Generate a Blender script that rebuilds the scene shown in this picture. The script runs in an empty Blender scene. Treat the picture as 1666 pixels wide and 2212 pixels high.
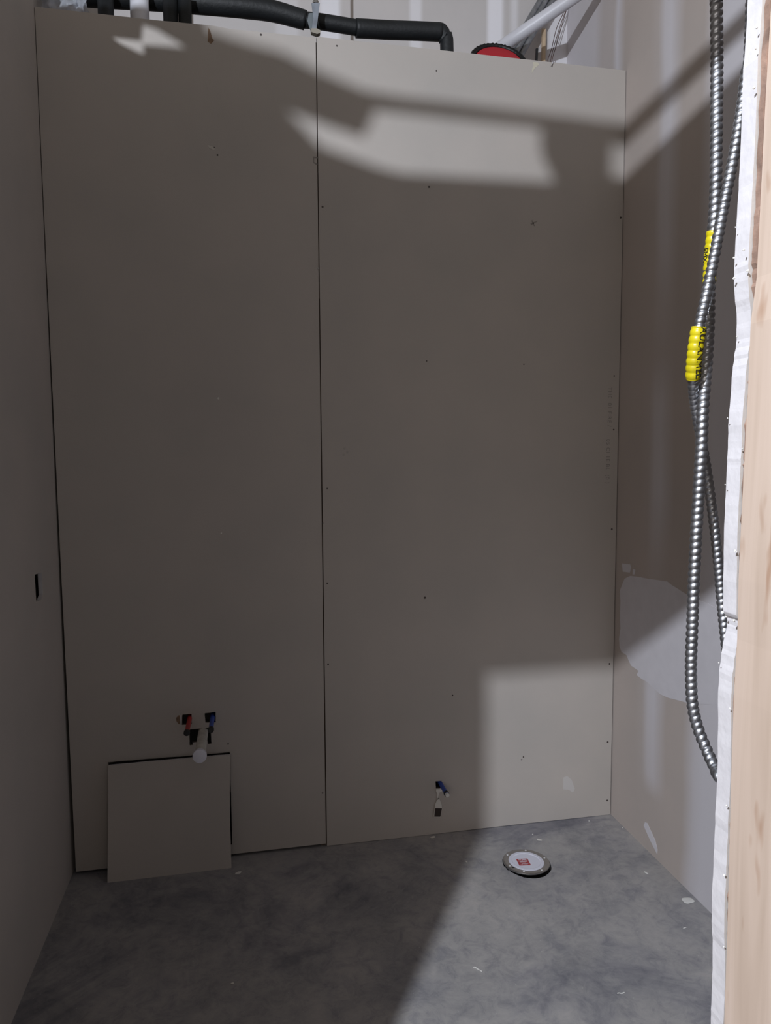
import bpy, bmesh, math, random
from mathutils import Vector, Matrix
random.seed(7)
SC = bpy.context.scene
COL = SC.collection

# ------------------------------------------------------------------ camera, world, lamp, exposure
CAM = Vector((-0.2844, -2.6940, 1.5462))
YAW, PITCH, ROLL, FPX = 0.1938, 0.0824, -0.0059, 1540.8
XL, XR, H, YF, YFAR = -0.9436, 1.2195, 3.04, -2.19, 0.543
LAMP = Vector((-1.47, -3.40, 3.00))          # work lamp hanging in the next space, in front of the doorway
fw = Vector((math.sin(YAW)*math.cos(PITCH), math.cos(YAW)*math.cos(PITCH), -math.sin(PITCH)))
r0 = Vector((math.cos(YAW), -math.sin(YAW), 0)); u0 = r0.cross(fw)
c_, s_ = math.cos(ROLL), math.sin(ROLL)
RT = c_*r0 + s_*u0; UP = -s_*r0 + c_*u0
cd = bpy.data.cameras.new('camera'); cam = bpy.data.objects.new('camera', cd); COL.objects.link(cam)
cd.sensor_fit = 'VERTICAL'; cd.sensor_height = 24; cd.lens = FPX/2212*24; cd.clip_start = 0.02
m = Matrix((RT, UP, -fw)).transposed().to_4x4(); m.translation = CAM; cam.matrix_world = m
SC.camera = cam
w = bpy.data.worlds.new('world'); SC.world = w; w.use_nodes = True
_wn = w.node_tree; _tc = _wn.nodes.new('ShaderNodeTexCoord'); _sp = _wn.nodes.new('ShaderNodeSeparateXYZ'); _rp = _wn.nodes.new('ShaderNodeValToRGB')
_wn.links.new(_tc.outputs['Generated'], _sp.inputs[0]); _wn.links.new(_sp.outputs['Z'], _rp.inputs['Fac'])      # the building around: pale at eye level, dim deck overhead
_rp.color_ramp.elements[0].position = .0; _rp.color_ramp.elements[0].color = (.42, .388, .352, 1)
_rp.color_ramp.elements[1].position = .7; _rp.color_ramp.elements[1].color = (.14, .129, .116, 1)
_wn.links.new(_rp.outputs['Color'], _wn.nodes['Background'].inputs[0]); _wn.nodes['Background'].inputs[1].default_value = 1.0
ld = bpy.data.lights.new('work_lamp_light', 'SPOT'); ld.energy = 468; ld.shadow_soft_size = 0.021
ld.color = (0.84, 0.90, 0.99); ld.spot_size = math.radians(160); ld.spot_blend = 1.0   # a shaded lamp, aimed down into the doorway
lo = bpy.data.objects.new('work_lamp_light', ld); lo.location = LAMP; lo.rotation_euler = Vector((.54, .84, -.80)).to_track_quat('-Z', 'Y').to_euler(); COL.objects.link(lo)
l2 = bpy.data.lights.new('added_fill_light', 'POINT'); l2.energy = 112; l2.shadow_soft_size = 1.0; l2.color = (1.0, .92, .86)   # added soft fill for the room's shaded right side; no such lamp is known
o2 = bpy.data.objects.new('added_fill_light', l2); o2.location = (-2.2, -5.4, 1.9); COL.objects.link(o2)
SC.view_settings.view_transform = 'Standard'; SC.view_settings.look = 'None'
SC.view_settings.exposure = 0.0; SC.view_settings.gamma = 1.0
SC.view_settings.use_curve_mapping = False

def hit(px, py, ax, val):
    """the point of the plane (axis ax = val) seen at a pixel of the 1666x2212 photograph"""
    d = fw + (px-833)/FPX*RT - (py-1106)/FPX*UP
    return CAM + d*((val-CAM[ax])/d[ax])

# ------------------------------------------------------------------ materials
def nodes(name):
    mt = bpy.data.materials.new(name); mt.use_nodes = True
    nt = mt.node_tree; return mt, nt, nt.nodes['Principled BSDF']
def flat(name, col, rough=0.6, metal=0.0, bump=0.0, scale=60, spec=None, vary=0.0, vscale=8):
    mt, nt, b = nodes(name)
    b.inputs['Base Color'].default_value = (*col, 1); b.inputs['Roughness'].default_value = rough
    b.inputs['Metallic'].default_value = metal
    if spec is not None: b.inputs['Specular IOR Level'].default_value = spec
    tc = nt.nodes.new('ShaderNodeTexCoord')
    if vary:
        n = nt.nodes.new('ShaderNodeTexNoise'); n.inputs['Scale'].default_value = vscale; n.inputs['Detail'].default_value = 5
        nt.links.new(tc.outputs['Object'], n.inputs['Vector'])
        r = nt.nodes.new('ShaderNodeValToRGB'); e = r.color_ramp.elements
        e[0].position = .3; e[1].position = .7
        e[0].color = (*[c*(1-vary) for c in col], 1); e[1].color = (*[min(1, c*(1+vary)) for c in col], 1)
        nt.links.new(n.outputs['Fac'], r.inputs['Fac']); nt.links.new(r.outputs['Color'], b.inputs['Base Color'])
    if bump:
        n = nt.nodes.new('ShaderNodeTexNoise'); n.inputs['Scale'].default_value = scale; n.inputs['Detail'].default_value = 6
        nt.links.new(tc.outputs['Object'], n.inputs['Vector'])
        bp = nt.nodes.new('ShaderNodeBump'); bp.inputs['Strength'].default_value = bump; bp.inputs['Distance'].default_value = .004
        nt.links.new(n.outputs['Fac'], bp.inputs['Height']); nt.links.new(bp.outputs['Normal'], b.inputs['Normal'])
    return mt
PAPER = (0.497, 0.459, 0.425); COMPOUND = (0.68, 0.655, 0.69)
M_core = flat('gypsum_core', (0.60, 0.575, 0.59), .9, bump=.15, scale=120, vary=.05, vscale=60)
M_brown = flat('brown_paper', (0.25, 0.16, 0.12), .9, vary=.4, vscale=40, bump=.6)
M_edge = flat('shaded_edge_paper', (0.10, 0.07, 0.055), .9)  # seam shade put into the edge colour as dark brown
M_comp = flat('joint_compound', COMPOUND, .8, vary=.03, vscale=20)
M_black = flat('foam_insulation', (0.012, 0.014, 0.016), .55, bump=.3, scale=90, vary=.3)
M_blackcap = flat('black_plastic', (0.006, 0.006, 0.007), .5)
M_pvc = flat('white_pvc', (0.72, 0.72, 0.78), .4, vary=.04)
M_pvc2 = flat('clear_pipe_plastic', (0.62, 0.60, 0.55), .5, vary=.15, vscale=30)
M_cap = flat('white_cap_plastic', (0.74, 0.74, 0.84), .5)
M_red = flat('red_tubing', (0.42, 0.02, 0.02), .4, vary=.15, vscale=60)
M_blue = flat('blue_tubing', (0.03, 0.08, 0.42), .4, vary=.15, vscale=60)
M_metal = flat('galvanised_steel', (0.50, 0.51, 0.54), .42, 1.0, vary=.15, vscale=30)
M_steel = flat('stainless_steel', (0.42, 0.41, 0.40), .26, 1.0, bump=.2, scale=150)
M_hang = flat('zinc_strap', (0.30, 0.33, 0.38), .5, .4, vary=.2, vscale=30)
M_cond = flat('grey_conduit', (0.30, 0.31, 0.33), .4, .6, vary=.3, vscale=40)
M_wire = flat('brown_wire', (0.12, 0.07, 0.06), .5)
M_yellow = flat('yellow_tape', (0.56, 0.46, 0.008), .35, vary=.12, vscale=80)
M_ink = flat('black_ink', (0.012, 0.011, 0.01), .6)
M_stick = flat('pale_stick_wood', (0.62, 0.47, 0.32), .7, vary=.15, vscale=30)
M_smear = flat('torn_brown_paper', (0.23, 0.15, 0.10), .9, vary=.35, vscale=60)
M_dark = flat('dark_soil', (0.03, 0.026, 0.024), 1.0, bump=1, scale=40)
M_rredd = flat('red_plastic', (0.50, 0.02, 0.035), .45)
M_crumb = flat('gypsum_crumb', (0.72, 0.71, 0.68), .9, bump=.5)
M_tag = flat('tag_card', (0.72, 0.69, 0.64), .8)
M_tagd = flat('tag_dark_band', (0.035, 0.022, 0.018), .6)
M_pencil = flat('faint_print_ink', (0.27, 0.25, 0.235), .8)
M_scuff = flat('grey_scuff', (0.30, 0.275, 0.25), .9, vary=.2, vscale=90)

def sep(nt, vec):
    s = nt.nodes.new('ShaderNodeSeparateXYZ'); nt.links.new(vec, s.inputs[0]); return s
def ramp_mask(nt, val, lo_, hi_, stops):
    """maps val in lo..hi to a 0..1 mask through (position, value) stops"""
    mr = nt.nodes.new('ShaderNodeMapRange'); mr.inputs[1].default_value = lo_; mr.inputs[2].default_value = hi_
    nt.links.new(val, mr.inputs[0])
    r = nt.nodes.new('ShaderNodeValToRGB'); cr = r.color_ramp
    stops = [((p-lo_)/(hi_-lo_), v) for p, v in stops]
    cr.elements[0].position = stops[0][0]; cr.elements[0].color = (stops[0][1],)*3+(1,)
    cr.elements[1].position = stops[-1][0]; cr.elements[1].color = (stops[-1][1],)*3+(1,)
    for p, v in stops[1:-1]:
        e = cr.elements.new(p); e.color = (v, v, v, 1)
    nt.links.new(mr.outputs[0], r.inputs['Fac']); return r.outputs['Color']
def math_(nt, op, a, b=None):
    n = nt.nodes.new('ShaderNodeMath'); n.operation = op; n.use_clamp = (op in ('ADD', 'SUBTRACT'))
    for i, v in enumerate((a, b)):
        if v is None: continue
        if isinstance(v, (int, float)): n.inputs[i].default_value = v
        else: nt.links.new(v, n.inputs[i])
    return n.outputs[0]
def drywall(name, masks=None, base=PAPER, comp=COMPOUND):
    """manila drywall paper; masks(nt, pos) gives where joint compound was spread"""
    mt, nt, b = nodes(name)
    b.inputs['Roughness'].default_value = .85; b.inputs['Specular IOR Level'].default_value = .25
    g = nt.nodes.new('ShaderNodeNewGeometry'); pos = g.outputs['Position']
    n = nt.nodes.new('ShaderNodeTexNoise'); n.inputs['Scale'].default_value = 3.2; n.inputs['Detail'].default_value = 6
    nt.links.new(pos, n.inputs['Vector'])
    r = nt.nodes.new('ShaderNodeValToRGB'); e = r.color_ramp.elements; e[0].position = .3; e[1].position = .72
    e[0].color = (base[0]*.95, base[1]*.955, base[2]*.96, 1); e[1].color = (base[0]*1.05, base[1]*1.035, base[2]*1.03, 1)
    nt.links.new(n.outputs['Fac'], r.inputs['Fac']); col = r.outputs['Color']
    if masks:
        mk = masks(nt, pos)
        mx = nt.nodes.new('ShaderNodeMix'); mx.data_type = 'RGBA'
        nt.links.new(mk, mx.inputs[0]); nt.links.new(col, mx.inputs[6]); mx.inputs[7].default_value = (*comp, 1)
        col = mx.outputs[2]
    nt.links.new(col, b.inputs['Base Color'])
    n2 = nt.nodes.new('ShaderNodeTexNoise'); n2.inputs['Scale'].default_value = 220; n2.inputs['Detail'].default_value = 3
    nt.links.new(pos, n2.inputs['Vector'])
    bp = nt.nodes.new('ShaderNodeBump'); bp.inputs['Strength'].default_value = .12; bp.inputs['Distance'].default_value = .002
    nt.links.new(n2.outputs['Fac'], bp.inputs['Height']); nt.links.new(bp.outputs['Normal'], b.inputs['Normal'])
    return mt
M_paper = drywall('drywall_paper')
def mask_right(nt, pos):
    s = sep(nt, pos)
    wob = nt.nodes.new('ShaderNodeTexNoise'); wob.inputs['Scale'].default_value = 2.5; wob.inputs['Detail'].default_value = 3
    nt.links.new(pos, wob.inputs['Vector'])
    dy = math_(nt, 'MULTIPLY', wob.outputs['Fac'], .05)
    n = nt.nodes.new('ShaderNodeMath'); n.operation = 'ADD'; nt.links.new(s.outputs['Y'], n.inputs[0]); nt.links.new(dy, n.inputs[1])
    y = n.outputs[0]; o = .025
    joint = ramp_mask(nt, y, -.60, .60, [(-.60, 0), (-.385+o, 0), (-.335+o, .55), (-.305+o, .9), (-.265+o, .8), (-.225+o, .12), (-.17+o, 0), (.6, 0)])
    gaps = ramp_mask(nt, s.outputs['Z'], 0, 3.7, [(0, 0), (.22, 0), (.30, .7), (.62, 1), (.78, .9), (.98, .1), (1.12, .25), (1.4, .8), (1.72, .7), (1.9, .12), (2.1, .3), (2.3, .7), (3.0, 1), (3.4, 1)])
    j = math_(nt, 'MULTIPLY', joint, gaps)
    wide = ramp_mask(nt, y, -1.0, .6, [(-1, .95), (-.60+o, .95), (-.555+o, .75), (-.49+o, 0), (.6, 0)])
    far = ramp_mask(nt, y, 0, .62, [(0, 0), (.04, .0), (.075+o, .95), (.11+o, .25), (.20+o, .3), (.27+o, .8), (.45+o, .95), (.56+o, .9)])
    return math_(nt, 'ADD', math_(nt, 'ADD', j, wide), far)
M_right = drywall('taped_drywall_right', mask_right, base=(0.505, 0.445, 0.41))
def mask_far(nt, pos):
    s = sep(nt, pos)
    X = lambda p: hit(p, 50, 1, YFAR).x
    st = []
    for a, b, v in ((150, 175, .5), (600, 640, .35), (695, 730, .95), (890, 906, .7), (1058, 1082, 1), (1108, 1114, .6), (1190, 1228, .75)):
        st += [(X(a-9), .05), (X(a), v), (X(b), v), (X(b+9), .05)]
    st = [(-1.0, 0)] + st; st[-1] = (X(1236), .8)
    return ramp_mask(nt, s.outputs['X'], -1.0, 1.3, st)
M_far = drywall('taped_drywall_far', mask_far, base=(0.63, 0.60, 0.59), comp=(.93, .92, .97))  # paper tone lightened to stand in for extra light on this wall

def concrete():
    mt, nt, b = nodes('concrete'); b.inputs['Roughness'].default_value = .62
    g = nt.nodes.new('ShaderNodeNewGeometry'); mpp = nt.nodes.new('ShaderNodeMapping'); mpp.inputs['Location'].default_value = (7.3, 3.1, 2.2)
    nt.links.new(g.outputs['Position'], mpp.inputs[0]); pos = mpp.outputs[0]
    def noise(sc, det, rough=.6, dist=0):
        sc = sc*1.0
        n = nt.nodes.new('ShaderNodeTexNoise'); n.inputs['Scale'].default_value = sc; n.inputs['Detail'].default_value = det
        n.inputs['Roughness'].default_value = rough; n.inputs['Distortion'].default_value = dist
        nt.links.new(pos, n.inputs['Vector']); return n.outputs['Fac']
    def ramp(f, st):
        r = nt.nodes.new('ShaderNodeValToRGB'); cr = r.color_ramp
        cr.elements[0].position, cr.elements[0].color = st[0][0], (*st[0][1], 1)
        cr.elements[1].position, cr.elements[1].color = st[-1][0], (*st[-1][1], 1)
        for p, c in st[1:-1]: cr.elements.new(p).color = (*c, 1)
        nt.links.new(f, r.inputs['Fac']); return r.outputs['Color']
    base = ramp(noise(3.0, 9, .72, .6), [(.30, (.25, .245, .255)), (.45, (.33, .32, .32)), (.58, (.38, .365, .36)), (.72, (.43, .41, .40))])
    fine = ramp(noise(17, 9, .78, .6), [(.30, (.66, .67, .73)), (.5, (1, 1, 1)), (.7, (1.17, 1.15, 1.13))])
    dark = ramp(noise(1.7, 5, .65, 1.2), [(.38, (.62, .63, .70)), (.46, (.88, .89, .92)), (.55, (1, 1, 1))])
    def mul(a, c):
        mx = nt.nodes.new('ShaderNodeMix'); mx.data_type = 'RGBA'; mx.blend_type = 'MULTIPLY'; mx.inputs[0].default_value = 1
        nt.links.new(a, mx.inputs[6]); nt.links.new(c, mx.inputs[7]); return mx.outputs[2]
    col = mul(mul(base, fine), dark)
    sp = ramp(noise(130, 3, .5), [(.70, (0, 0, 0)), (.76, (.5, .5, .5))])
    mx = nt.nodes.new('ShaderNodeMix'); mx.data_type = 'RGBA'; nt.links.new(sp, mx.inputs[0]); nt.links.new(col, mx.inputs[6])
    mx.inputs[7].default_value = (.62, .61, .60, 1); nt.links.new(mx.outputs[2], b.inputs['Base Color'])
    bp = nt.nodes.new('ShaderNodeBump'); bp.inputs['Strength'].default_value = .25; bp.inputs['Distance'].default_value = .004
    nt.links.new(noise(18, 10, .7), bp.inputs['Height']); nt.links.new(bp.outputs['Normal'], b.inputs['Normal'])
    return mt
M_conc = concrete()
def wood():
    mt, nt, b = nodes('pine'); b.inputs['Roughness'].default_value = .65
    g = nt.nodes.new('ShaderNodeNewGeometry')
    mp = nt.nodes.new('ShaderNodeMapping'); mp.inputs['Scale'].default_value = (9, 14, .8); nt.links.new(g.outputs['Position'], mp.inputs[0])
    n = nt.nodes.new('ShaderNodeTexNoise'); n.inputs['Scale'].default_value = 3; n.inputs['Detail'].default_value = 7; n.inputs['Distortion'].default_value = 1.2
    nt.links.new(mp.outputs[0], n.inputs['Vector'])
    r = nt.nodes.new('ShaderNodeValToRGB'); cr = r.color_ramp
    cr.elements[0].position, cr.elements[0].color = .25, (.46, .35, .275, 1)
    cr.elements[1].position, cr.elements[1].color = .8, (.60, .475, .40, 1)
    cr.elements.new(.5).color = (.54, .42, .34, 1)
    nt.links.new(n.outputs['Fac'], r.inputs['Fac'])
    n2 = nt.nodes.new('ShaderNodeTexNoise'); n2.inputs['Scale'].default_value = 1
    mp2 = nt.nodes.new('ShaderNodeMapping'); mp2.inputs['Scale'].default_value = (40, 55, 16); mp2.inputs['Rotation'].default_value = (.5, 0, 0)
    nt.links.new(g.outputs['Position'], mp2.inputs[0]); nt.links.new(mp2.outputs[0], n2.inputs['Vector'])
    r2 = nt.nodes.new('ShaderNodeValToRGB'); r2.color_ramp.elements[0].position = .24; r2.color_ramp.elements[0].color = (.74, .62, .54, 1)
    r2.color_ramp.elements[1].position = .34; r2.color_ramp.elements[1].color = (1, 1, 1, 1)
    nt.links.new(n2.outputs['Fac'], r2.inputs['Fac'])
    mx = nt.nodes.new('ShaderNodeMix'); mx.data_type = 'RGBA'; mx.blend_type = 'MULTIPLY'; mx.inputs[0].default_value = 1
    nt.links.new(r.outputs['Color'], mx.inputs[6]); nt.links.new(r2.outputs['Color'], mx.inputs[7])
    nt.links.new(mx.outputs[2], b.inputs['Base Color']); return mt
M_wood = wood()
def plastic_film():
    mt, nt, b = nodes('plastic_film'); b.inputs['Base Color'].default_value = (.75, .78, .85, 1); b.inputs['Roughness'].default_value = .25
    tr = nt.nodes.new('ShaderNodeBsdfTranslucent'); tr.inputs[0].default_value = (.8, .82, .9, 1)
    tp = nt.nodes.new('ShaderNodeBsdfTransparent')
    m1 = nt.nodes.new('ShaderNodeMixShader'); m1.inputs[0].default_value = .4
    nt.links.new(b.outputs[0], m1.inputs[1]); nt.links.new(tr.outputs[0], m1.inputs[2])
    m2 = nt.nodes.new('ShaderNodeMixShader'); m2.inputs[0].default_value = .25
    nt.links.new(m1.outputs[0], m2.inputs[1]); nt.links.new(tp.outputs[0], m2.inputs[2])
    nt.links.new(m2.outputs[0], nt.nodes['Material Output'].inputs[0]); return mt
M_film = plastic_film()

# ------------------------------------------------------------------ object helpers
def link(name, me, mats, parent=None):
    o = bpy.data.objects.new(name, me); COL.objects.link(o)
    for mt in (mats if isinstance(mats, (list, tuple)) else [mats]): me.materials.append(mt)
    if parent is not None:
        o.parent = parent; o.matrix_parent_inverse = Matrix.Translation(-parent.location) @ Matrix.Identity(4)
        if parent.type == 'EMPTY': o.matrix_parent_inverse = parent.matrix_basis.inverted()
    return o
def thing(name, label, cat, loc=(0, 0, 0), group=None):
    o = bpy.data.objects.new(name, None); COL.objects.link(o); o.location = loc
    o['label'] = label; o['category'] = cat
    o.empty_display_size = .05
    if group: o['group'] = group
    return o
def tag(o, label, cat, group=None):
    o['label'] = label; o['category'] = cat
    if group: o['group'] = group
    return o
def struct(o, label=None, cat='wall'):
    o['kind'] = 'structure'
    if label: o['label'] = label; o['category'] = cat
    return o
def bm_mesh(name, bm, smooth=False):
    me = bpy.data.meshes.new(name); bm.normal_update(); bm.to_mesh(me); bm.free()
    if smooth:
        for p in me.polygons: p.use_smooth = True
    return me
def slab(name, loops, O, U, V, thick, mats, parent=None, side_tol=.5):
    """a sheet of the outline loops[0] with holes loops[1:], in the plane O + a*U + b*V, thickness along U x V;
    mats[1], if given, goes on the cut edges"""
    cu = bpy.data.curves.new('tmp', 'CURVE'); cu.dimensions = '2D'; cu.fill_mode = 'BOTH'; cu.extrude = thick/2
    for lp in loops:
        sp = cu.splines.new('POLY'); sp.points.add(len(lp)-1); sp.use_cyclic_u = True
        for p, (a, b) in zip(sp.points, lp): p.co = (a, b, 0, 1)
    to = bpy.data.objects.new('tmp', cu); COL.objects.link(to)
    dg = bpy.context.evaluated_depsgraph_get(); dg.update()
    me = bpy.data.meshes.new_from_object(to.evaluated_get(dg))
    bpy.data.objects.remove(to); bpy.data.curves.remove(cu)
    U = Vector(U); V = Vector(V); N = U.cross(V)
    for v in me.vertices:
        a, b, c = v.co; v.co = Vector(O) + a*U + b*V + (c + thick/2)*N
    bm = bmesh.new(); bm.from_mesh(me); bmesh.ops.remove_doubles(bm, verts=bm.verts, dist=1e-6)
    bmesh.ops.recalc_face_normals(bm, faces=bm.faces); bm.normal_update()
    for f in bm.faces:
        f.smooth = False
        f.material_index = 1 if (len(mats) > 1 and abs(f.normal.dot(N)) < side_tol) else 0
    idx = [f.material_index for f in bm.faces]; bm.to_mesh(me); bm.free(); me.materials.clear()
    o = link(name, me, mats, parent)
    for p, k in zip(me.polygons, idx): p.material_index = k
    return o
def box_bm(bm, lo_, hi_, bevel=0):
    g = bmesh.ops.create_cube(bm, size=1)
    for v in g['verts']:
        v.co = Vector([(lo_[i]+hi_[i])/2 + v.co[i]*(hi_[i]-lo_[i]) for i in range(3)])
    if bevel:
        es = list({e for v in g['verts'] for e in v.link_edges})
        bmesh.ops.bevel(bm, geom=es, offset=bevel, segments=2, affect='EDGES')
def box(name, lo_, hi_, mt, parent=None, bevel=0):
    bm = bmesh.new(); box_bm(bm, lo_, hi_, bevel); return link(name, bm_mesh(name, bm), mt, parent)
def catmull(pts, n):
    out = []; P = [Vector(p) for p in pts]; P = [2*P[0]-P[1]] + P + [2*P[-1]-P[-2]]
    for i in range(1, len(P)-2):
        for k in range(n):
            t = k/n; a, b, c, d = P[i-1:i+3]
            out.append(.5*((2*b)+(c-a)*t+(2*a-5*b+4*c-d)*t*t+(3*b-a-3*c+d)*t**3))
    out.append(P[-2]); return out
def resample(pts, step):
    L = [0]
    for a, b in zip(pts, pts[1:]): L.append(L[-1]+(b-a).length)
    n = max(2, int(L[-1]/step)); out = []; j = 0
    for i in range(n+1):
        s = L[-1]*i/n
        while j < len(L)-2 and L[j+1] < s: j += 1
        t = (s-L[j])/max(1e-9, L[j+1]-L[j]); out.append((pts[j].lerp(pts[j+1], t), s))
    return out
def sweep_bm(bm, path, rad, seg=16, caps=True):
    """path: list of (point, length); rad(s, theta) -> radius"""
    pts = [p for p, _ in path]; rings = []
    t0 = (pts[1]-pts[0]).normalized(); nrm = t0.orthogonal().normalized()
    # a fixed reference keeps the angle readable: theta 0 faces the lens
    for i, (p, s) in enumerate(path):
        t = (pts[min(i+1, len(pts)-1)]-pts[max(i-1, 0)]).normalized()
        nrm = (nrm - t*nrm.dot(t)).normalized(); bn = t.cross(nrm)
        ring = []
        for k in range(seg):
            th = 2*math.pi*k/seg; r = rad(s, th)
            ring.append(bm.verts.new(p + nrm*math.cos(th)*r + bn*math.sin(th)*r))
        rings.append(ring)
    for a, b in zip(rings, rings[1:]):
        for k in range(seg):
            bm.faces.new((a[k], a[(k+1) % seg], b[(k+1) % seg], b[k]))
    if caps: bm.faces.new(rings[0][::-1]); bm.faces.new(rings[-1])
def tube(name, pts, r, mt, parent=None, seg=20, smooth=True, step=.01, curve=8):
    path = resample(catmull(pts, curve) if curve else [Vector(p) for p in pts], step)
    bm = bmesh.new(); sweep_bm(bm, path, (lambda s, th: r) if not callable(r) else r, seg)
    me = bm_mesh(name, bm, smooth)
    for p in me.polygons:
        if len(p.vertices) > 4: p.use_smooth = False
    return link(name, me, mt, parent)
def lathe(name, prof, c, axis, mt, parent=None, seg=40, smooth=True):
    """profile of (radius, height) turned about the axis through c"""
    ax = Vector(axis).normalized(); e1 = ax.orthogonal().normalized(); e2 = ax.cross(e1); c = Vector(c)
    bm = bmesh.new(); rings = []
    for r, h in prof:
        rings.append([bm.verts.new(c + ax*h + (e1*math.cos(2*math.pi*k/seg)+e2*math.sin(2*math.pi*k/seg))*max(r, 1e-5)) for k in range(seg)])
    for a, b in zip(rings, rings[1:]):
        for k in range(seg): bm.faces.new((a[k], a[(k+1) % seg], b[(k+1) % seg], b[k]))
    bmesh.ops.remove_doubles(bm, verts=bm.verts, dist=1e-5)
    bmesh.ops.recalc_face_normals(bm, faces=bm.faces)
    me = bm_mesh(name, bm, smooth); o = link(name, me, mt, parent)
    if smooth:
        for e in me.edges: pass
        md = o.modifiers.new('es', 'EDGE_SPLIT'); md.split_angle = math.radians(40)
    return o
def text_mesh(name, body, size, O, U, V, mt, parent=None, extrude=.0002, warp=None, spacing=1.0):
    cu = bpy.data.curves.new('t', 'FONT'); cu.body = body; cu.size = size; cu.extrude = extrude; cu.space_character = spacing
    cu.align_x = 'LEFT'; cu.align_y = 'CENTER'; cu.resolution_u = 3
    to = bpy.data.objects.new('t', cu); COL.objects.link(to)
    dg = bpy.context.evaluated_depsgraph_get(); dg.update()
    me = bpy.data.meshes.new_from_object(to.evaluated_get(dg)); bpy.data.objects.remove(to); bpy.data.curves.remove(cu)
    U = Vector(U); V = Vector(V); N = U.cross(V)
    for v in me.vertices:
        v.co = warp(*v.co) if warp else Vector(O) + v.co.x*U + v.co.y*V + (v.co.z+extrude)*N
    me.materials.clear(); return link(name, me, mt, parent)
def rough_loop(pts, amp, step=.03, closed=True):
    """adds small irregularities along an outline, as a knife or saw leaves"""
    out = []; n = len(pts)
    for i in range(n if closed else n-1):
        a = Vector(pts[i]); b = Vector(pts[(i+1) % n]); k = max(1, int((b-a).length/step))
        for j in range(k):
            p = a.lerp(b, j/k)
            if j: p += Vector((random.uniform(-amp, amp), random.uniform(-amp, amp)))
            out.append((p.x, p.y))
    return out
X, Y, Z = Vector((1, 0, 0)), Vector((0, 1, 0)), Vector((0, 0, 1))

# ------------------------------------------------------------------ the setting
# floor, with the broken-out hole the closet flange sits in
FC = Vector((.7255, -.268, 0)); FR = .0875
hole = []
for k in range(40):
    a = 2*math.pi*k/40
    rr = .088 + random.uniform(-.0015, .002) + .011*max(0, math.cos(a - math.radians(-75)))**2
    hole.append((FC.x + rr*math.cos(a), FC.y + rr*math.sin(a)))
struct(slab('floor', [[(-3, -6), (3, -6), (3, YFAR), (-3, YFAR)], hole], (0, 0, -.12), X, Y, .12, [M_conc]), 'bare grey concrete floor slab with dark stains', 'floor')
bm = bmesh.new(); box_bm(bm, (-3, -6, -.3), (3, YFAR, -.12)); struct(link('floor_subgrade', bm_mesh('floor_subgrade', bm), M_dark))

# back wall: two sheets of drywall side by side, the left one lifted off the floor
def rect(x0, z0, x1, z1): return [(x0, z0), (x1, z0), (x1, z1), (x0, z1)]
def pxloop(pts): return [(hit(x, y, 1, 0).x, hit(x, y, 1, 0).z) for x, y in pts]
wb = bpy.data.objects.new('wall_back', None); COL.objects.link(wb); struct(wb, 'bare drywall back wall of two tall sheets with pipe cut-outs', 'wall')
T = .0127
pl = pxloop([(394, 1544), (414, 1542), (414, 1564), (393, 1566)])
pb = pxloop([(442, 1541), (466, 1538), (466, 1560), (444, 1561)])
pd = pxloop([(409, 1576), (440, 1573), (455, 1571), (457, 1606), (450, 1607), (448, 1600), (416, 1604), (417, 1609), (410, 1610)])
cut = rough_loop(rect(-.802, .05, -.3645, .4165), .0012, .04)
gapL = [(-.934, .012), (-.003, .010), (-.0022, H), (-.938, H)]
outl = [(-.930, .010), (-.0035, .012), (-.0030, 1.2), (-.0022, 2.2), (-.0015, H-.002)]
outl += [(-.30, H-.004), (-.36, H+.001), (-.55, H-.001), (-.9415, H+.001), (-.9405, 2.4), (-.937, 1.3), (-.933, .5)]
left_panel = slab('drywall_panel', [outl, cut, pl, pb, pd], (0, T, 0), X, Z, T, [M_paper, M_edge], wb)
box('seam_stud', (-.022, T+.001, 0), (.018, T+.09, H-.012), flat('dark_stud', (.16, .11, .08), .8), wb)
blueh = pxloop([(941, 1688), (954, 1687), (955, 1702), (942, 1703)])
notch = [(.9085, H-.001), (.902, H-.018), (.908, H-.020), (.914, H-.001)]
outr = [(.0010, .002), (.35, .001), (.8, .003), (XR-.004, .001), (XR-.004, 1.5), (XR-.003, H-.003)] + notch[::-1] + [(.5, H), (.0018, H+.001), (.0012, 1.5)]
right_panel = slab('drywall_panel', [outr, blueh], (0, T, 0), X, Z, T, [M_paper, M_edge], wb)
left_panel['label'] = 'left sheet of drywall with the square cut-outs'; right_panel['label'] = 'right sheet of drywall, a full sheet wide'

struct(box('chase_light_block', (XL, T, 2.12), (XR, YFAR, 2.18), M_wood), 'unseen board added to keep light out of the pipe chase', 'wall')  # added out of view so the wall cut-outs stay black
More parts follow.
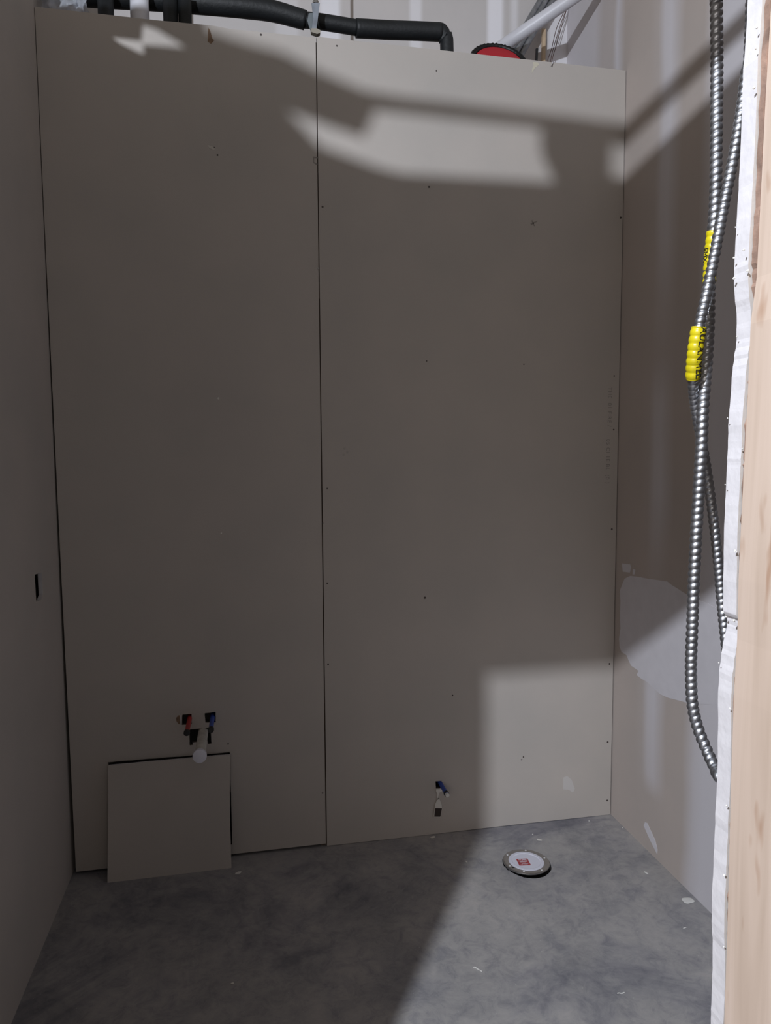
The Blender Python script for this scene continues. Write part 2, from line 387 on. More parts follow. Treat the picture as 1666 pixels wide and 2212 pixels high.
# right wall, left wall, far wall of the pipe chase
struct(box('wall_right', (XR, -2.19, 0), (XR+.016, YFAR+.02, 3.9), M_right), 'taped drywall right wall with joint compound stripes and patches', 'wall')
slot = [(hit(x, y, 0, XL).y, hit(x, y, 0, XL).z) for x, y in ((75, 1247), (81, 1248), (83, 1290), (82, 1296), (77, 1299))]
slot = [(-.294, 1.170), (-.214, 1.164), (-.212, 1.090), (-.235, 1.078), (-.290, 1.082)]
prof = [(-2.2, 0), (YFAR, 0), (YFAR, 3.9), (-.375, 3.9), (-.38, 3.06), (-1.745, 3.06), (-1.75, 2.72), (-2.2, 2.72)]  # unseen top stepped to let the lamp's rays past
def QL(x, y):
    P = hit(x, y, 1, 0); t = (XL-LAMP.x)/(P.x-LAMP.x); p = LAMP + (P-LAMP)*t; return (p.y, p.z)
light_cut = [QL(*p) for p in ((243, 81), (306, 89), (310, 52), (353, 66), (416, 104), (323, 98), (325, 119), (302, 114), (262, 95))]  # unseen hole shaped to throw a bright fleck on the back wall
wl = struct(slab('wall_left', [prof, slot, light_cut], (XL, 0, 0), Y, Z, .0127, [M_paper, M_core]), 'bare drywall left wall with a small cut slot', 'wall')
for v in wl.data.vertices: v.co.x -= .0127
struct(box('wall_left_outer', (XL-.13, -.46, 0), (XL-.114, YFAR, 3.9), M_paper), 'outer drywall sheet of the left partition', 'wall')
struct(box('wall_left_stud', (XL-.114, -.46, 0), (XL-.0165, -.42, 3.9), M_wood), 'end stud inside the left partition', 'wall')
struct(box('wall_far', (-1.2, YFAR, 0), (XR+.016, YFAR+.016, 3.9), M_far), 'lit drywall with white taped joints beyond the back wall top', 'wall')

# front wall: drywall on the room side, with the doorway and top openings shaped to throw the light patches
Q = lambda x, y: (lambda P: LAMP + (P-LAMP)*((-2.2-LAMP.y)/(P.y-LAMP.y)))(hit(x, y, 1, 0))
QR = lambda x, y: (lambda P: LAMP + (P-LAMP)*((-2.2-LAMP.y)/(P.y-LAMP.y)))(hit(x, y, 0, XR))
def q(pts, f=Q): return [(f(x, y).x, f(x, y).z) for x, y in pts]
EDGE = [(1616, 0), (1611, 90), (1605, 170), (1599, 350), (1595, 430), (1591, 500), (1588, 560), (1586, 605), (1588, 640), (1592, 690), (1592, 735), (1587, 770), (1583, 800),
        (1578, 860), (1574, 920), (1572, 985), (1570, 1010), (1567, 1090), (1565, 1150), (1563, 1230), (1562, 1318), (1566, 1326), (1571, 1334), (1571, 1350), (1566, 1372), (1559, 1410), (1554, 1450), (1552, 1500),
        (1551, 1600), (1549, 1700), (1545, 1780), (1542, 1850), (1539, 1930), (1538, 1990), (1540, 2040), (1539, 2110), (1537, 2170), (1536, 2212)]
edge = [(hit(x, y, 1, YF).x, hit(x, y, 1, YF).z) for x, y in EDGE]
ee = []
for a, b in zip(edge, edge[1:]):
    k = 4
    for j in range(k):
        t = j/k; ee.append((a[0]+(b[0]-a[0])*t + random.uniform(-.0003, .0003), a[1]+(b[1]-a[1])*t))
ee.append(edge[-1])
HD = 2.238
jamb = [(XR, 0), (XR, 2.95)]
top = q([(1352, 268), (1317, 264), (1244, 253), (1060, 232), (876, 211), (784, 195), (683, 152), (604, 110), (543, 94), (494, 78), (441, 58)])  # unseen top edge shaped to lay the shadow line on the back wall
outer = [(edge[-1][0], 0), (XR, 0), (XR, 2.948)] + top + [(-1.10, 2.70), (-2.2, 2.70), (-2.2, 0), (-.78, 0), (-.78, HD), (edge[0][0], HD)] + ee
light_slots = [q([(618, 240), (683, 262), (780, 296), (798, 262), (806, 238), (922, 250), (1165, 276), (1178, 278), (1178, 331), (1206, 393), (1198, 396), (876, 377), (821, 363), (687, 313), (640, 262)]),
         [(-.545, 2.868), (.35, 2.871), (.35, 2.908), (-.545, 2.912)]]
struct(slab('wall_front', [outer]+light_slots, (0, -2.19, 0), X, Z, .0159, [M_paper, M_core]), 'cut drywall edge with white gypsum core beside the doorway', 'wall')
dr = bpy.data.objects.new('door_1', None); COL.objects.link(dr); struct(dr)
box('header', (-.83, -2.30, HD), (.6, -2.212, HD+.04), M_wood, dr)
box('jamb_stud', (-.82, -2.30, 0), (-.78, -2.212, HD), M_wood, dr)

# the stud of the doorway in the right foreground, a torn strip of brown paper between it and the sheet
SE = [(1667, 0), (1655, 200), (1645, 400), (1635, 600), (1622, 700), (1616, 850), (1611, 950), (1603, 1100), (1596, 1250), (1593, 1380), (1586, 1500), (1581, 1650), (1577, 1800), (1572, 2000), (1565, 2212)]
YS = -2.212
se = [(hit(x, y, 1, YS).x, hit(x, y, 1, YS).z) for x, y in SE]
st = slab('door_stud', [[(se[-1][0], 0), (.62, 0), (.62, HD), (se[0][0], HD)] + se], (0, YS, 0), X, Z, .089, [M_wood])
tag(st, 'pale pine stud framing the right side of the doorway', 'wood stud')
be = [(x+.0022+random.uniform(-.0012, .0012), z) for x, z in ee]
strip = slab('paper_strip', [[(be[-1][0], 0), (.14, 0), (.14, HD), (be[0][0], HD)] + be], (0, -2.2065, 0), X, Z, .0052, [M_brown])
tag(strip, 'thin torn brown paper strip between drywall edge and pine stud', 'paper strip')
# crumbs of gypsum clinging to the cut edge
crumb_px = [(1589, 491, 3), (1586, 557, 5), (1586, 601, 6), (1592, 727, 4), (1572, 903, 3), (1567, 1047, 3), (1568, 1332, 5), (1553, 1432, 3), (1636, 60, 5), (1634, 105, 4), (1630, 190, 6), (1608, 540, 5), (1617, 585, 6), (1605, 970, 4), (1590, 1190, 6), (1587, 1340, 7), (1578, 1530, 4), (1571, 1740, 5), (1566, 1890, 5), (1565, 2045, 4)]
for n_, (x, y, s) in enumerate(crumb_px):
    inner = n_ < 8
    c = hit(x, y, 1, -2.196 if inner else -2.208); R = s*.00017
    if not inner: c.x -= .0004
    bm = bmesh.new(); bmesh.ops.create_icosphere(bm, subdivisions=2, radius=R)
    for v in bm.verts: v.co = v.co*random.uniform(.7, 1.25) + c
    o = link('gypsum_crumb', bm_mesh('gypsum_crumb', bm), M_crumb)
    tag(o, 'tiny white gypsum crumb clinging to the cut drywall edge' if inner else 'tiny white gypsum crumb in the seam between drywall edge and stud', 'crumb',
        'gypsum crumbs on the cut edge' if inner else 'gypsum crumbs in the stud seam')

# ------------------------------------------------------------------ compound patches, scuffs and printing on the walls
def patch(pts, ax, val, mt, parent, name, th=.0008, lab=None):
    P = [hit(x, y, ax, val) for x, y in pts]
    if ax == 0: o = slab(name, [[(p.y, p.z) for p in P]], (val, 0, 0), -Y if False else Y, Z, th, [mt], parent)
    else: o = slab(name, [[(p.x, p.z) for p in P]], (0, val, 0), X, Z, th, [mt], parent)
    for v in o.data.vertices: v.co[ax] -= th*(1.0 if ax == 0 else 0)
    if lab: o['label'] = lab
    return o
wr = bpy.data.objects['wall_right']
patch([(1350, 1250), (1362, 1244), (1380, 1246), (1400, 1250), (1442, 1256), (1452, 1264), (1470, 1275), (1484, 1284), (1500, 1292), (1530, 1304), (1545, 1312), (1560, 1322), (1563, 1520), (1540, 1522), (1500, 1520), (1484, 1518),
       (1466, 1513), (1446, 1508), (1432, 1502), (1425, 1498), (1410, 1484), (1400, 1474), (1386, 1466), (1376, 1458), (1380, 1449), (1364, 1438), (1358, 1425), (1354, 1415), (1343, 1408), (1339, 1396), (1338, 1380), (1341, 1358),
       (1340, 1330), (1341, 1300), (1340, 1275), (1345, 1262)], 0, XR, M_comp, wr, 'compound_patch', lab='broad smooth patch of white joint compound')
patch([(1344, 1217), (1362, 1219), (1364, 1226), (1361, 1237), (1346, 1235)], 0, XR, M_comp, wr, 'compound_dab')
patch([(1368, 1229), (1373, 1231), (1371, 1241), (1367, 1241)], 0, XR, M_comp, wr, 'compound_dab')
patch([(1394, 1776), (1399, 1778), (1407, 1796), (1416, 1815), (1421, 1836), (1420, 1845), (1415, 1835), (1405, 1815), (1396, 1795), (1391, 1783)], 0, XR, M_comp, wr, 'compound_smear')
patch([(1217, 1680), (1225, 1676), (1235, 1684), (1242, 1704), (1238, 1712), (1229, 1706), (1217, 1705)], 1, 0, flat('thin_compound', (.58, .55, .53), .8), right_panel, 'compound_smear')
patch([(450, 60), (454, 66), (459, 84), (463, 87), (456, 95), (449, 90)], 1, 0, M_smear, left_panel, 'torn_paper')
patch([(1151, 134), (1162, 135), (1165, 140), (1157, 146), (1151, 154), (1149, 158), (1150, 148), (1153, 142)], 1, 0, flat('frayed_paper', (.60, .56, .45), .9), right_panel, 'torn_paper')
patch([(448, 313), (460, 317), (466, 322), (462, 324), (452, 320)], 1, 0, flat('raised_paper', (.58, .55, .5), .9), left_panel, 'torn_paper')
patch([(381, 1550), (386, 1545), (391, 1546), (391, 1566), (385, 1563), (381, 1557)], 1, 0, M_smear, left_panel, 'torn_paper')
patch([(389, 1545), (392.5, 1545), (392.5, 1566), (390, 1566)], 1, -.0003, M_core, left_panel, 'torn_paper')
for pts in ([(1146, 483), (1160, 477), (1161, 479), (1148, 486)], [(1150, 475), (1156, 488), (1154, 489), (1148, 477)]):
    patch(pts, 1, 0, M_scuff, right_panel, 'scratch', .0004)
for pts in ([(676, 338), (688, 340), (688, 342), (679, 342), (679, 350), (687, 354), (685, 357), (677, 352)],):
    patch(pts, 1, 0, M_scuff, left_panel, 'scratch', .0004)
# blocky edges of printing down the right edge of the sheet, and faint marks
for a, z0, body in ((1318, 836, 'THE  01 FIRE /'), (1314, 948, '05 CI 1E BL  (0 )')):
    p0 = hit(a, z0, 1, 0)
    text_mesh('printed_marking', body, .0235, (p0.x, -.0005, p0.z), -Z, X, M_pencil, right_panel, .0001, spacing=1.12)
for x, y in ((742, 967), (748, 975), (740, 980)):
    patch([(x, y), (x+5, y), (x+4, y+5), (x, y+4)], 1, 0, flat('faint_mark', (.42, .39, .355), .9), right_panel, 'scratch', .0003)
M_screw = flat('dark_screw', (.075, .06, .055), .6)
def screw(x, y, s, bright, parent):
    c = hit(x, y, 1, 0)
    prof = [(s*1.35, .0), (s*1.3, -.0006), (s, -.0007), (s*.85, -.0003), (s*.45, -.0002), (s*.42, -.001), (0, -.001)]
    prof = [(r, -h*.9+.0002) for r, h in prof]
    lathe('screw', prof, c, (0, -1, 0), M_steel if bright else M_screw, parent, seg=16)
for x, y, s, b, p in ((472, 860, .0042, 1, 0), (478, 1152, .003, 1, 0), (470, 335, .003, 0, 0), (463, 319, .0025, 0, 0), (687, 580, .0035, 1, 0), (697, 447, .0035, 0, 1), (707, 1055, .003, 0, 1), (697, 1130, .003, 0, 0), (707, 1260, .0028, 0, 1),
                      (709, 1435, .0033, 0, 1), (697, 1713, .003, 0, 0), (922, 780, .0025, 0, 1), (1132, 787, .0025, 0, 1), (918, 1291, .0042, 0, 1), (978, 1502, .0028, 0, 1), (1131, 1635, .003, 0, 1), (1127, 1641, .003, 1, 1),
                      (943, 153, .003, 0, 1), (927, 404, .0035, 0, 1), (1341, 470, .004, 0, 1), (1327, 812, .003, 0, 1), (1326, 928, .003, 0, 1), (1322, 1143, .0038, 0, 1), (1317, 1434, .0038, 0, 1), (1313, 1603, .0038, 0, 1), (1312, 1729, .0038, 0, 1),
                      (1269, 1770, .0028, 1, 1), (493, 1607, .003, 0, 0), (564, 75, .0035, 0, 0), (728, 99, .003, 0, 1)):
    if y == 1770: continue
    screw(x, y, s*.8, b, right_panel if p else left_panel)

# ------------------------------------------------------------------ pipe stubs
def stub(name, label, cat, base, length, r, mt, capname, capmt, caplen, caprad, droop=0):
    b = hit(*base, 1, 0); t = thing(name, label, cat, (b.x, 0, b.z))
    e = Vector((b.x, -length, b.z-droop))
    tube('tube', [(b.x, .10, b.z), (b.x, 0, b.z), tuple(e)], r, mt, t, curve=0)
    d = (e-Vector((b.x, 0, b.z))).normalized()
    lathe(capname, [(0, -.002), (caprad, -.002), (caprad, caplen*.9), (caprad*.9, caplen), (0, caplen)], e, d, capmt, t, seg=32)
    return t
stub('water_pipe', 'red plastic water pipe with black end poking out of left square cut-out', 'pipe', (410, 1552), .135, .0085, M_red, 'end_cap', M_blackcap, .010, .0108)
stub('water_pipe', 'blue plastic water pipe with black end beside the red pipe', 'pipe', (459, 1550), .115, .0085, M_blue, 'end_cap', M_blackcap, .012, .0108)
stub('drain_pipe', 'capped pale drain pipe poking out of the wall below the red and blue pipes', 'pipe', (439, 1583), .205, .0185, M_pvc2, 'pipe_cap', M_cap, .010, .0240)
b = hit(951, 1693, 1, 0)
t = thing('water_pipe', 'short blue water pipe with white end low on the right sheet', 'pipe', (b.x, 0, b.z))
e0 = Vector((b.x, .08, b.z+.005)); e1 = Vector((b.x+.004, -.085, b.z-.004))
tube('tube', [tuple(e0), tuple(e1)], .0085, M_blue, t, curve=0)
lathe('collar', [(.0088, 0), (.0105, .001), (.0105, .012), (.0088, .013)], e1-Vector((0, -.014, 0)), (e1-e0), M_blackcap, t, seg=24)
lathe('end_cap', [(0, 0), (.0082, 0), (.0082, .008), (.007, .0095), (0, .0095)], e1, (e1-e0), M_crumb, t, seg=24)
# card tag hanging from it
g = thing('hang_tag', 'small card tag with dark lower half hanging under the short blue pipe', 'tag', tuple(hit(947, 1705, 1, -.01)))
yy = -.004
def tagslab(nm, pts, mt, th=.0012, yoff=0): 
    P = [hit(x, y, 1, yy+yoff) for x, y in pts]; return slab(nm, [[(p.x, p.z) for p in P]], (0, yy+yoff, 0), X, Z, th, [mt], g)
tagslab('string', [(942, 1704), (955, 1704), (955, 1709), (949, 1712), (946.5, 1722), (948, 1726), (945, 1727), (945, 1721), (944, 1712), (942, 1709)], M_tag)
tagslab('card', [(946, 1724), (949, 1725), (954, 1737), (955.5, 1747), (952, 1765), (938, 1765), (937, 1762), (939, 1747), (940, 1738)], M_tag)
tagslab('dark_panel', [(940.5, 1746), (955, 1746), (951.5, 1764), (938.5, 1764)], M_tagd, .0008, -.0012)

# ------------------------------------------------------------------ loose piece cut from the wall, leaning in front of its hole
BL = hit(232, 1907, 2, 0); BR = hit(500, 1875, 2, 0)
TL = hit(233.5, 1654.5, 1, -.031); TR = hit(497.5, 1631, 1, -.029)
o_ = (BL+BR)/2; U_ = (BR-BL).normalized(); V_ = ((TL+TR)/2-o_); V_ = (V_-U_*V_.dot(U_)).normalized()
def loc2(P): d = P-o_; return (d.dot(U_), d.dot(V_))
def bow(a, b, amt, n=8):
    a = Vector(a); b = Vector(b); nn = Vector((b.y-a.y, a.x-b.x)).normalized(); return [tuple(a.lerp(b, i/n)+nn*amt*math.sin(math.pi*i/n)) for i in range(n)]
lp = bow(loc2(BL), loc2(BR), .001) + bow(loc2(BR), loc2(TR), -.003) + bow(loc2(TR), loc2(TL), .0008) + bow(loc2(TL), loc2(BL), -.0015)
pc = slab('drywall_offcut', [rough_loop(lp, .0005, .02)], o_ + U_.cross(V_)*.0 , U_, V_, .0127, [M_paper, M_core])
if U_.cross(V_).y < 0:
    for v in pc.data.vertices: v.co -= U_.cross(V_)*.0127
tag(pc, 'square offcut of drywall leaning against the wall over its hole', 'drywall offcut')

# ------------------------------------------------------------------ closet flange in the floor
t = thing('closet_flange', 'round steel floor flange with white cap and red sticker set in the concrete', 'flange', (FC.x, FC.y, 0))
nz = Vector((.02, .03, 1)).normalized(); c = Vector((FC.x, FC.y, .004))
lathe('flange_ring', [(.066, -.02), (.066, .0035), (.068, .005), (.082, .005), (.0865, .0035), (FR, 0), (FR-.001, -.003), (.07, -.012), (.066, -.02)], c, nz, M_steel, t, seg=64)
lathe('test_cap', [(0, .0035), (.020, .0036), (.052, .0038), (.054, .0055), (.057, .0058), (.060, .0048), (.0655, .0052), (.0668, .003), (.0668, -.01)], c, nz, M_cap, t, seg=64)
uu = Vector((math.cos(math.radians(-6)), math.sin(math.radians(-6)), 0)); vv = nz.cross(uu).normalized(); uu = vv.cross(nz)
lc = hit(1131, 1862, 2, .0085)
lc = Vector((lc.x, lc.y, c.z + .0042))
sk = slab('sticker', [[(-.022, -.023), (.022, -.023), (.022, .023), (-.022, .023)]], lc, uu, vv, .0003, [flat('sticker_red', (.42, .05, .06), .5, vary=.2, vscale=150)], t)
M_w = flat('sticker_white', (.68, .60, .66), .5)
bm = bmesh.new()
for (x0, x1, y0, y1) in ((-.015, -.004, .014, .018), (-.001, .016, .012, .018), (-.016, .001, .005, .009), (-.012, .014, -.001, .003), (.004, .016, .006, .0085), (-.015, .008, -.008, -.0065), (-.010, .016, -.0135, -.011), (-.016, -.006, -.018, -.016), (-.003, .012, -.018, -.0165)):
    vs = [bm.verts.new(lc + uu*(a+random.uniform(-.0006, .0006)) + vv*(b_+random.uniform(-.0006, .0006)) + nz*.0005) for a, b_ in ((x0, y0), (x1, y0+.001), (x1, y1+.001), (x0, y1))]
    bm.faces.new(vs)
link('sticker_print', bm_mesh('sticker_print', bm), M_w, sk)
M_bright = flat('bright_screw_head', (.75, .75, .76), .35, .6)
for x, y in ((1096, 1846), (1136, 1839), (1171, 1853), (1172, 1881), (1131, 1889), (1096, 1873)):
    p = hit(x, y, 2, .009); d = (p-c); d.z = 0; d = d.normalized()*.0765; cc = c + d + nz*.005; cc.z = c.z + .0045 - (nz.x*d.x+nz.y*d.y)
    lathe('flange_screw', [(0, .0026), (.003, .0022), (.0046, .0004), (.0046, -.001)], cc, nz, M_bright, t, seg=16)
p = hit(1102, 1879, 2, .009); d = (p-c); d.z = 0; d = d.normalized()*.075; cc = c+d; cc.z = c.z+.0052-(nz.x*d.x+nz.y*d.y)
box('bolt_slot', (cc.x-.005, cc.y-.003, cc.z-.002), (cc.x+.005, cc.y+.003, cc.z), M_blackcap, t)

# ------------------------------------------------------------------ armoured cables hanging in the foreground
def armour(name, label, pts, r, label_spans, ph=0):
    """pts: (px, py, y-depth)"""
    P = [hit(a, b_, 1, yy_) for a, b_, yy_ in pts]
    P = [Vector((P[0].x-.004, P[0].y+.02, 3.35)), Vector((P[0].x, P[0].y+.005, P[0].z+.35))] + P
    return P
def cable(name, label, P, r, pitch, group):
    path = resample(catmull(P, 14), pitch/9)
    t = thing(name, label, 'cable', tuple(P[-1]), group)
    def rad(s, th):
        f = (s/pitch - th/(2*math.pi)) % 1.0
        return r*(0.76 + 0.24*math.sin(math.pi*f)**.7)
    bm = bmesh.new(); sweep_bm(bm, path, rad, 24)
    link('armour', bm_mesh('armour', bm, True), M_metal, t)
    return t, path
A = armour('a', '', [(1549, -60, -1.93), (1548, 0, -1.93), (1549, 130, -1.93), (1548, 300, -1.93), (1546, 420, -1.928), (1541, 500, -1.925), (1535, 560, -1.922), (1532, 640, -1.924), (1531, 700, -1.93), (1527, 780, -1.935), (1519, 880, -1.942), (1516, 960, -1.944),
                     (1510, 1060, -1.942), (1504, 1160, -1.94), (1499, 1260, -1.938), (1496, 1350, -1.936), (1493, 1440, -1.935), (1496, 1520, -1.936), (1509, 1575, -1.94), (1527, 1620, -1.95), (1545, 1658, -1.97), (1575, 1700, -2.0)], .0062, [])
A += [Vector((A[-1].x+.07, -2.06, A[-1].z-.07)), Vector((A[-1].x+.13, -2.12, A[-1].z-.10)), Vector((A[-1].x+.16, -2.185, A[-1].z-.10))]
B = armour('b', '', [(1622, 60, -1.985), (1613, 150, -1.98), (1606, 210, -1.975), (1597, 270, -1.972), (1587, 330, -1.968), (1573, 400, -1.964), (1561, 460, -1.962), (1548, 530, -1.960), (1534, 600, -1.958), (1521, 660, -1.957), (1509, 715, -1.956),
                     (1501, 770, -1.952), (1498, 820, -1.944), (1500, 860, -1.93), (1508, 910, -1.918), (1517, 960, -1.912), (1526, 1010, -1.91), (1536, 1080, -1.91), (1546, 1160, -1.91), (1553, 1230, -1.91), (1559, 1300, -1.912), (1565, 1360, -1.916), (1572, 1420, -1.925), (1585, 1490, -1.95)], .0055, [])
B += [Vector((B[-1].x+.05, -2.02, B[-1].z-.06)), Vector((B[-1].x+.10, -2.10, B[-1].z-.08)), Vector((B[-1].x+.12, -2.185, B[-1].z-.08))]
tA, pA = cable('armoured_cable', 'thick grey metal-clad cable hanging straight down and swinging behind the drywall edge at knee height', A, .0071, .0082, 'metal-clad cables by the doorway')
tA['label'] = 'longer metal-clad cable hanging from the top beside the doorway edge'
tB, pB = cable('armoured_cable', 'metal-clad cable coming out behind the drywall edge, wrapped with the larger yellow label', B, .0062, .0074, 'metal-clad cables by the doorway')
for t_ in (tA, tB):
    if 'group' in t_: del t_['group']
def wrap(parent, path, r, pz0, pz1, pitch, txt, tsize, side, ybase):
    """yellow printed sleeve round a cable between two heights; the sleeve follows the cable's ribs"""
    sub = [(p, s) for p, s in path if pz1 <= p.z <= pz0]
    bm = bmesh.new()
    L0 = sub[0][1]
    def rad(s, th):
        f = (s/pitch) % 1.0
        return r*(0.90 + 0.12*math.sin(math.pi*f)**.8)
    sweep_bm(bm, sub, rad, 28)
    o = link('label_sleeve', bm_mesh('label_sleeve', bm, True), M_yellow, parent)
    pts = [p for p, _ in sub]; ss = [s-L0 for _, s in sub]
    def warp(x, y, z):
        import bisect
        i = min(len(ss)-2, max(0, bisect.bisect(ss, x)-1)); t = (x-ss[i])/(ss[i+1]-ss[i]); p = pts[i].lerp(pts[i+1], t)
        tg = (pts[min(i+3, len(pts)-1)]-pts[max(i-2, 0)]).normalized()
        n = (CAM-p); n = (n-tg*n.dot(tg)).normalized(); b2 = tg.cross(n)
        if b2.dot(RT) < 0: b2 = -b2
        a = math.radians(side) + y/r
        return p + (n*math.cos(a)+b2*math.sin(a))*(r*1.035 + z)
    text_mesh('label_print', txt, tsize, (0, 0, 0), X, Y, M_ink, o, .0003, warp=warp, spacing=1.0)
    return o
zA = lambda y_: hit(1532, y_, 1, -1.925).z
zB = lambda y_: hit(1505, y_, 1, -1.955).z
wrap(tB, pB, .0086, zB(707), zB(816), .0078, 'AULANMEE', .0108, 38, 0)
wrap(tA, pA, .0074, zA(498), zA(610), .0078, '        EMX', .0085, -52, 0)

# ------------------------------------------------------------------ pipes, conduits and odds and ends above the back wall
def pxp(l, y_): return [hit(a, b_, 1, y_) for a, b_ in l]
t = thing('insulated_pipe', 'thick black foam-insulated pipe running level above the back wall, elbow at its right end', 'pipe', tuple(hit(700, 50, 1, .13)))
def rr(s, th): return .0345 - .004*max(0, min(1, (s-.55)/.3))
lft = pxp([(660, 44), (640, 38), (584, 23), (520, 14), (430, 6), (330, -2), (230, -8), (165, -13)], .14)
lft += [lft[-1]+Vector((-.14, 0, .005))]
tube('pipe_insulation', [tuple(p) for p in lft[::-1]], lambda s, th: .0375-.006*max(0, min(1, (s-.75)/.25)), M_black, t, seg=28)
tube('pipe_insulation', [tuple(p) for p in pxp([(655, 43), (685, 46), (730, 53), (772, 60)], .14)], .0275, M_black, t, seg=28)
tube('pipe_insulation', [tuple(p) for p in pxp([(769, 61), (841, 65), (900, 67), (952, 69.5)], .14)], .0325, M_black, t, seg=28)
dn = pxp([(949, 64), (957, 70), (961, 85), (966, 120)], .14); dn += [Vector((dn[-1].x+.002, .14, 2.4))]
tube('pipe_insulation', [tuple(p) for p in dn], .0265, M_black, t, seg=28, curve=4)
for (xa, xb, lab) in ((215, 243, 'black insulated pipe dropping behind the wall top, left of the white pipe'), (355, 382, 'black insulated pipe dropping behind the wall top just right of the white pipe'), (387.5, 412, 'black insulated pipe dropping behind the wall top, farthest right of three')):
    p = hit((xa+xb)/2, 30, 1, .06); r = (xb-xa)/2/FPX*2.93
    o = tube('insulated_riser', [(p.x-.001, .06, 2.2), (p.x, .06, 3.0), (p.x, .06, 3.175)], r, M_black, None, seg=24, curve=0, step=.2)
    tag(o, lab, 'pipe')
p = hit(302, 20, 1, .065)
tag(tube('vent_pipe', [(p.x, .065, 2.2), (p.x, .065, 3.6)], .0325, M_pvc, None, seg=28, curve=0, step=.2), 'white vertical plastic pipe between black insulated pipes', 'pipe')

# strap hanger over the seam
t = thing('pipe_hanger', 'grey metal strap hanger holding the black pipe above the sheet seam', 'hanger', tuple(hit(682, 78, 1, .02)))
def psl(nm, pts, mt, y_, th, par):
    P = [hit(a, b_, 1, y_) for a, b_ in pts]; return slab(nm, [[(p.x, p.z) for p in P]], (0, y_, 0), X, Z, th, [mt], par)
psl('strap', [(673, 8), (691, 7.5), (688, 30), (683, 68), (673, 69), (677, 40)], M_hang, .05, .004, t)
psl('side_strap', [(667, 30), (677, 29), (674, 72), (668, 60), (664, 46)], flat('dull_zinc', (.22, .25, .27), .5, .4), .075, .004, t)
psl('foot', [(671, 68), (683, 68), (691, 72), (691, 78), (684, 80), (672, 76)], flat('foot_brown', (.34, .31, .26), .6), .025, .02, t)
p0 = hit(682, 8, 1, .052); p1 = hit(681, -40, 1, .052)
tube('threaded_rod', [tuple(p0-Vector((0, 0, .01))), (p0.x, p0.y, 3.8)], .0055, M_steel, t, curve=0, seg=12)
lathe('nut', [(.0, .0), (.011, 0), (.011, .010), (0, .010)], p0, Z, M_steel, t, seg=6, smooth=False)

# white pipe rising to the right, its shadow falls on the corner behind; grey conduits, wires
WP = (hit(1083, 102, 1, .36), hit(1228, 2, 1, .20))
d = (WP[1]-WP[0]).normalized()
tag(tube('plastic_pipe', [tuple(WP[0]-d*.12), tuple(WP[1]+d*.5)], .0265, M_pvc, None, seg=28, curve=0, step=.2), 'white plastic pipe slanting up to the right above the back wall', 'pipe')
labs = ('slanting grey conduit, leftmost of the bundle crossing behind the white pipe', 'slanting grey conduit in the middle of the bundle behind the white pipe', 'slanting grey conduit, rightmost of the bundle crossing behind the white pipe')
for k, ((a0, b0), (a1, b1)) in enumerate((((1107, 104), (1168, 0)), ((1118, 108), (1180, 0)), ((1130, 112), (1194, 0)))):
    q0 = hit(a0, b0, 1, .46); q1 = hit(a1, b1, 1, .46); d = (q1-q0).normalized()
    tag(tube('conduit', [tuple(q0-d*.15), tuple(q1+d*.4)], .0125, M_cond, None, seg=16, curve=0, step=.2), labs[k], 'conduit', 'grey conduits behind the white pipe')
for k, pts in enumerate((((1182, 140), (1192, 105), (1203, 60), (1221, 20), (1230, -10)), ((1189, 140), (1197, 100), (1211, 55), (1224, 18), (1232, -10)), ((1191, 142), (1203, 95), (1215, 52), (1226, 15), (1233, -10)))):
    P = pxp(pts, .495)
    tag(tube('wire', [tuple(P[0]-Vector((0, 0, .15)))]+[tuple(p) for p in P]+[(P[-1].x+.02, .495, P[-1].z+.3)], .0016, M_wire, None, seg=8, step=.02),
        'thin brown wire hanging behind the wall top, right of the white pipe', 'wire', 'brown wires above the back wall')
ps = pxp([(1170, 64), (1177, 65), (1178.5, 140), (1171, 140)], .52); ps[2].z = ps[3].z = 0
tag(slab('wooden_stick', [[(p.x, p.z) for p in ps]], (0, .52, 0), X, Z, .012, [M_stick]), 'narrow pale wooden stick standing behind the back wall top', 'stick')
ps = pxp([(1157, 106), (1162, 106), (1160, 140), (1155, 140)], .03)
tag(slab('black_clip', [[(p.x, p.z) for p in ps]], (0, .03, 0), X, Z, .006, [M_blackcap]), 'small black strip poking above the wall top beside the wooden stick', 'clip')
# reel
rc = hit(1078, 135, 1, .14)
t = thing('cable_reel', 'round red reel with ribbed black rim just showing above the wall top', 'reel', tuple(rc))
ax = Vector((-.05, -.85, .52)).normalized()
lathe('hub', [(0, .012), (.03, .012), (.06, .010), (.095, .004), (.10, -.01), (0, -.012)], rc, ax, M_rredd, t, seg=48)
e1_ = ax.orthogonal().normalized(); e2_ = ax.cross(e1_)
ring = [rc + (e1_*math.cos(2*math.pi*k/96)+e2_*math.sin(2*math.pi*k/96))*.108 for k in range(97)]
path = []; s = 0
for k, p in enumerate(ring):
    if k: s += (p-ring[k-1]).length
    path.append((p, s))
bm = bmesh.new(); sweep_bm(bm, path, lambda s_, th: .0105 + .0016*math.sin(s_/.012*2*math.pi), 12, caps=False)
link('rim', bm_mesh('rim', bm, True), M_blackcap, t)
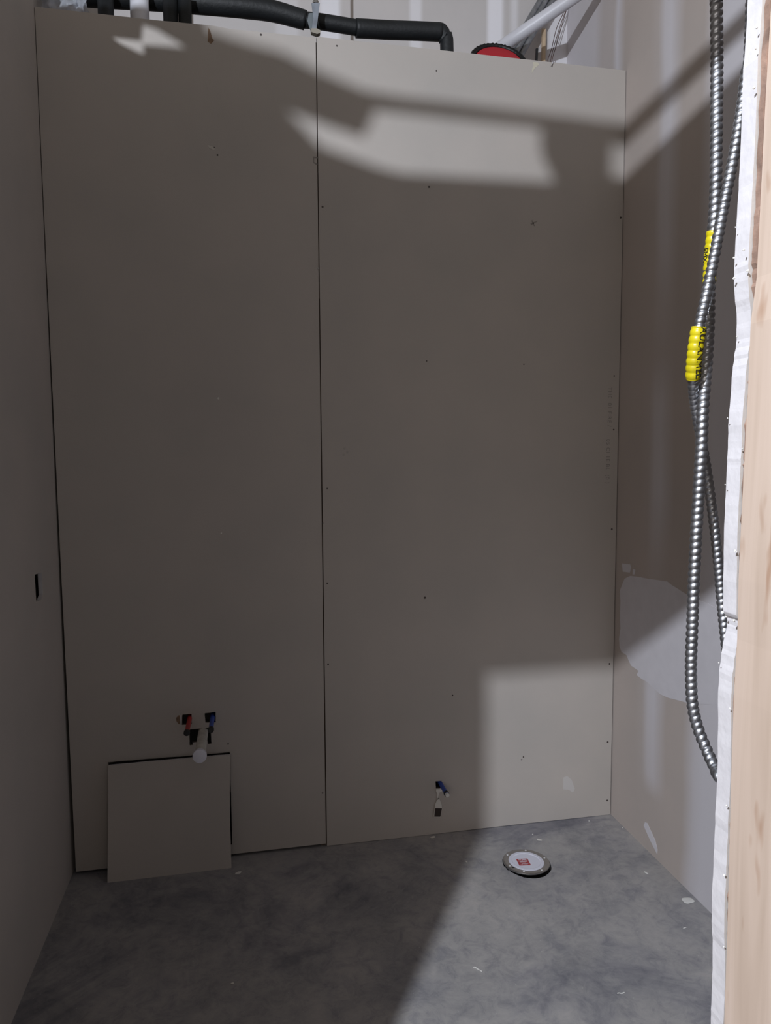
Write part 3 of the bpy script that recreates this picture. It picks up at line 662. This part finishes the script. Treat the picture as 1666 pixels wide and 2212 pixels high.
# crumpled plastic film over the wall top at the left corner
bm = bmesh.new(); NX, NZ = 36, 26
def nz_(a, b_): return math.sin(a*3.1+b_*1.7)+math.sin(a*7.3-b_*5.1+1)*.5+math.sin(a*13.7+b_*11.3+2)*.25
g_ = [[None]*(NZ+1) for _ in range(NX+1)]
for i in range(NX+1):
    for j in range(NZ+1):
        a = i/NX; b_ = j/NZ
        x = -.938+.165*a + .006*nz_(a*3, b_*3+4); z = 3.026 + .006*math.sin(a*9) + (.20-.07*a)*b_ + (.018*max(0, a-.7)/.3)
        g_[i][j] = bm.verts.new((x, .035+.012*nz_(a*5, b_*4)-.0*b_, z))
for i in range(NX):
    for j in range(NZ): bm.faces.new((g_[i][j], g_[i+1][j], g_[i+1][j+1], g_[i][j+1]))
tag(link('plastic_sheet', bm_mesh('plastic_sheet', bm, True), M_film), 'crumpled clear plastic film behind the wall top in the left corner', 'plastic sheet')

# ------------------------------------------------------------------ litter on the floor
def chip(x, y, sx, sy, ang, label, curl=0, mt=None, group=None, name='drywall_chip', h=.003):
    p = hit(x, y, 2, 0); bm = bmesh.new()
    if curl:
        pts = []
        for k in range(9):
            a = math.radians(ang) + curl*(k/8-.5); pts.append(Vector((p.x+sx*(k/8-.5)*math.cos(math.radians(ang)) , p.y+sx*(k/8-.5)*math.sin(math.radians(ang))+sy*math.cos(curl*(k/8-.5)), .0018+.001*math.sin(k))))
        sweep_bm(bm, resample(catmull(pts, 4), .001), lambda s, th: .0016, 8)
    else:
        bmesh.ops.create_icosphere(bm, subdivisions=3, radius=1)
        ca, sa = math.cos(math.radians(ang)), math.sin(math.radians(ang))
        for v in bm.verts:
            k = 1+.12*math.sin(v.co.x*3+x)+.1*math.sin(v.co.y*4+y)
            a, b_ = v.co.x*sx*k, v.co.y*sy*k
            v.co = Vector((p.x+a*ca-b_*sa, p.y+a*sa+b_*ca, h*.5+v.co.z*h*.5))
    tag(link(name, bm_mesh(name, bm, True), mt or M_crumb), label, 'debris', group)
chip(515, 1886, .011, .008, 20, 'small flat drywall chip on the floor right of the leaning offcut')
chip(935, 1809, .010, .007, 10, 'small drywall chip at the foot of the right sheet below the blue pipe', mt=M_tag)
chip(1166, 1815, .011, .006, -30, 'small pale chip on the floor just behind the round flange', mt=M_tag)
chip(1151, 1803, .003, .0025, 0, 'tiny white crumb at the wall foot behind the flange')
chip(1396, 1886, .004, .010, 20, 'small white oval chip on the floor near the right wall')
chip(1487, 1946, .020, .016, 0, 'flattened pale dab of dried compound by the foot of the right wall', h=.004)
chip(1033, 2098, .03, .010, -50, 'curled white shaving on the lit floor near the shadow edge', curl=2.2, name='paper_curl')
chip(1342, 2147, .022, .001, -5, 'thin straight white shaving on the lit floor toward the doorway', curl=.4, name='paper_curl')
chip(502, 2125, .004, .004, 0, 'small grey pebble on the dark floor in front of the leaning offcut', mt=M_tag)
chip(1273, 1774, .003, .003, 0, 'tiny white crumb on the floor near the back right corner')
chip(1345, 1789, .003, .002, 0, 'tiny white crumb just beside the right wall foot')
chip(1008, 1862, .003, .006, 20, 'small pale crumb on the floor left of the flange', mt=M_tag)
chip(1480, 2005, .007, .002, 10, 'thin pale flake on the floor near the cut drywall edge')
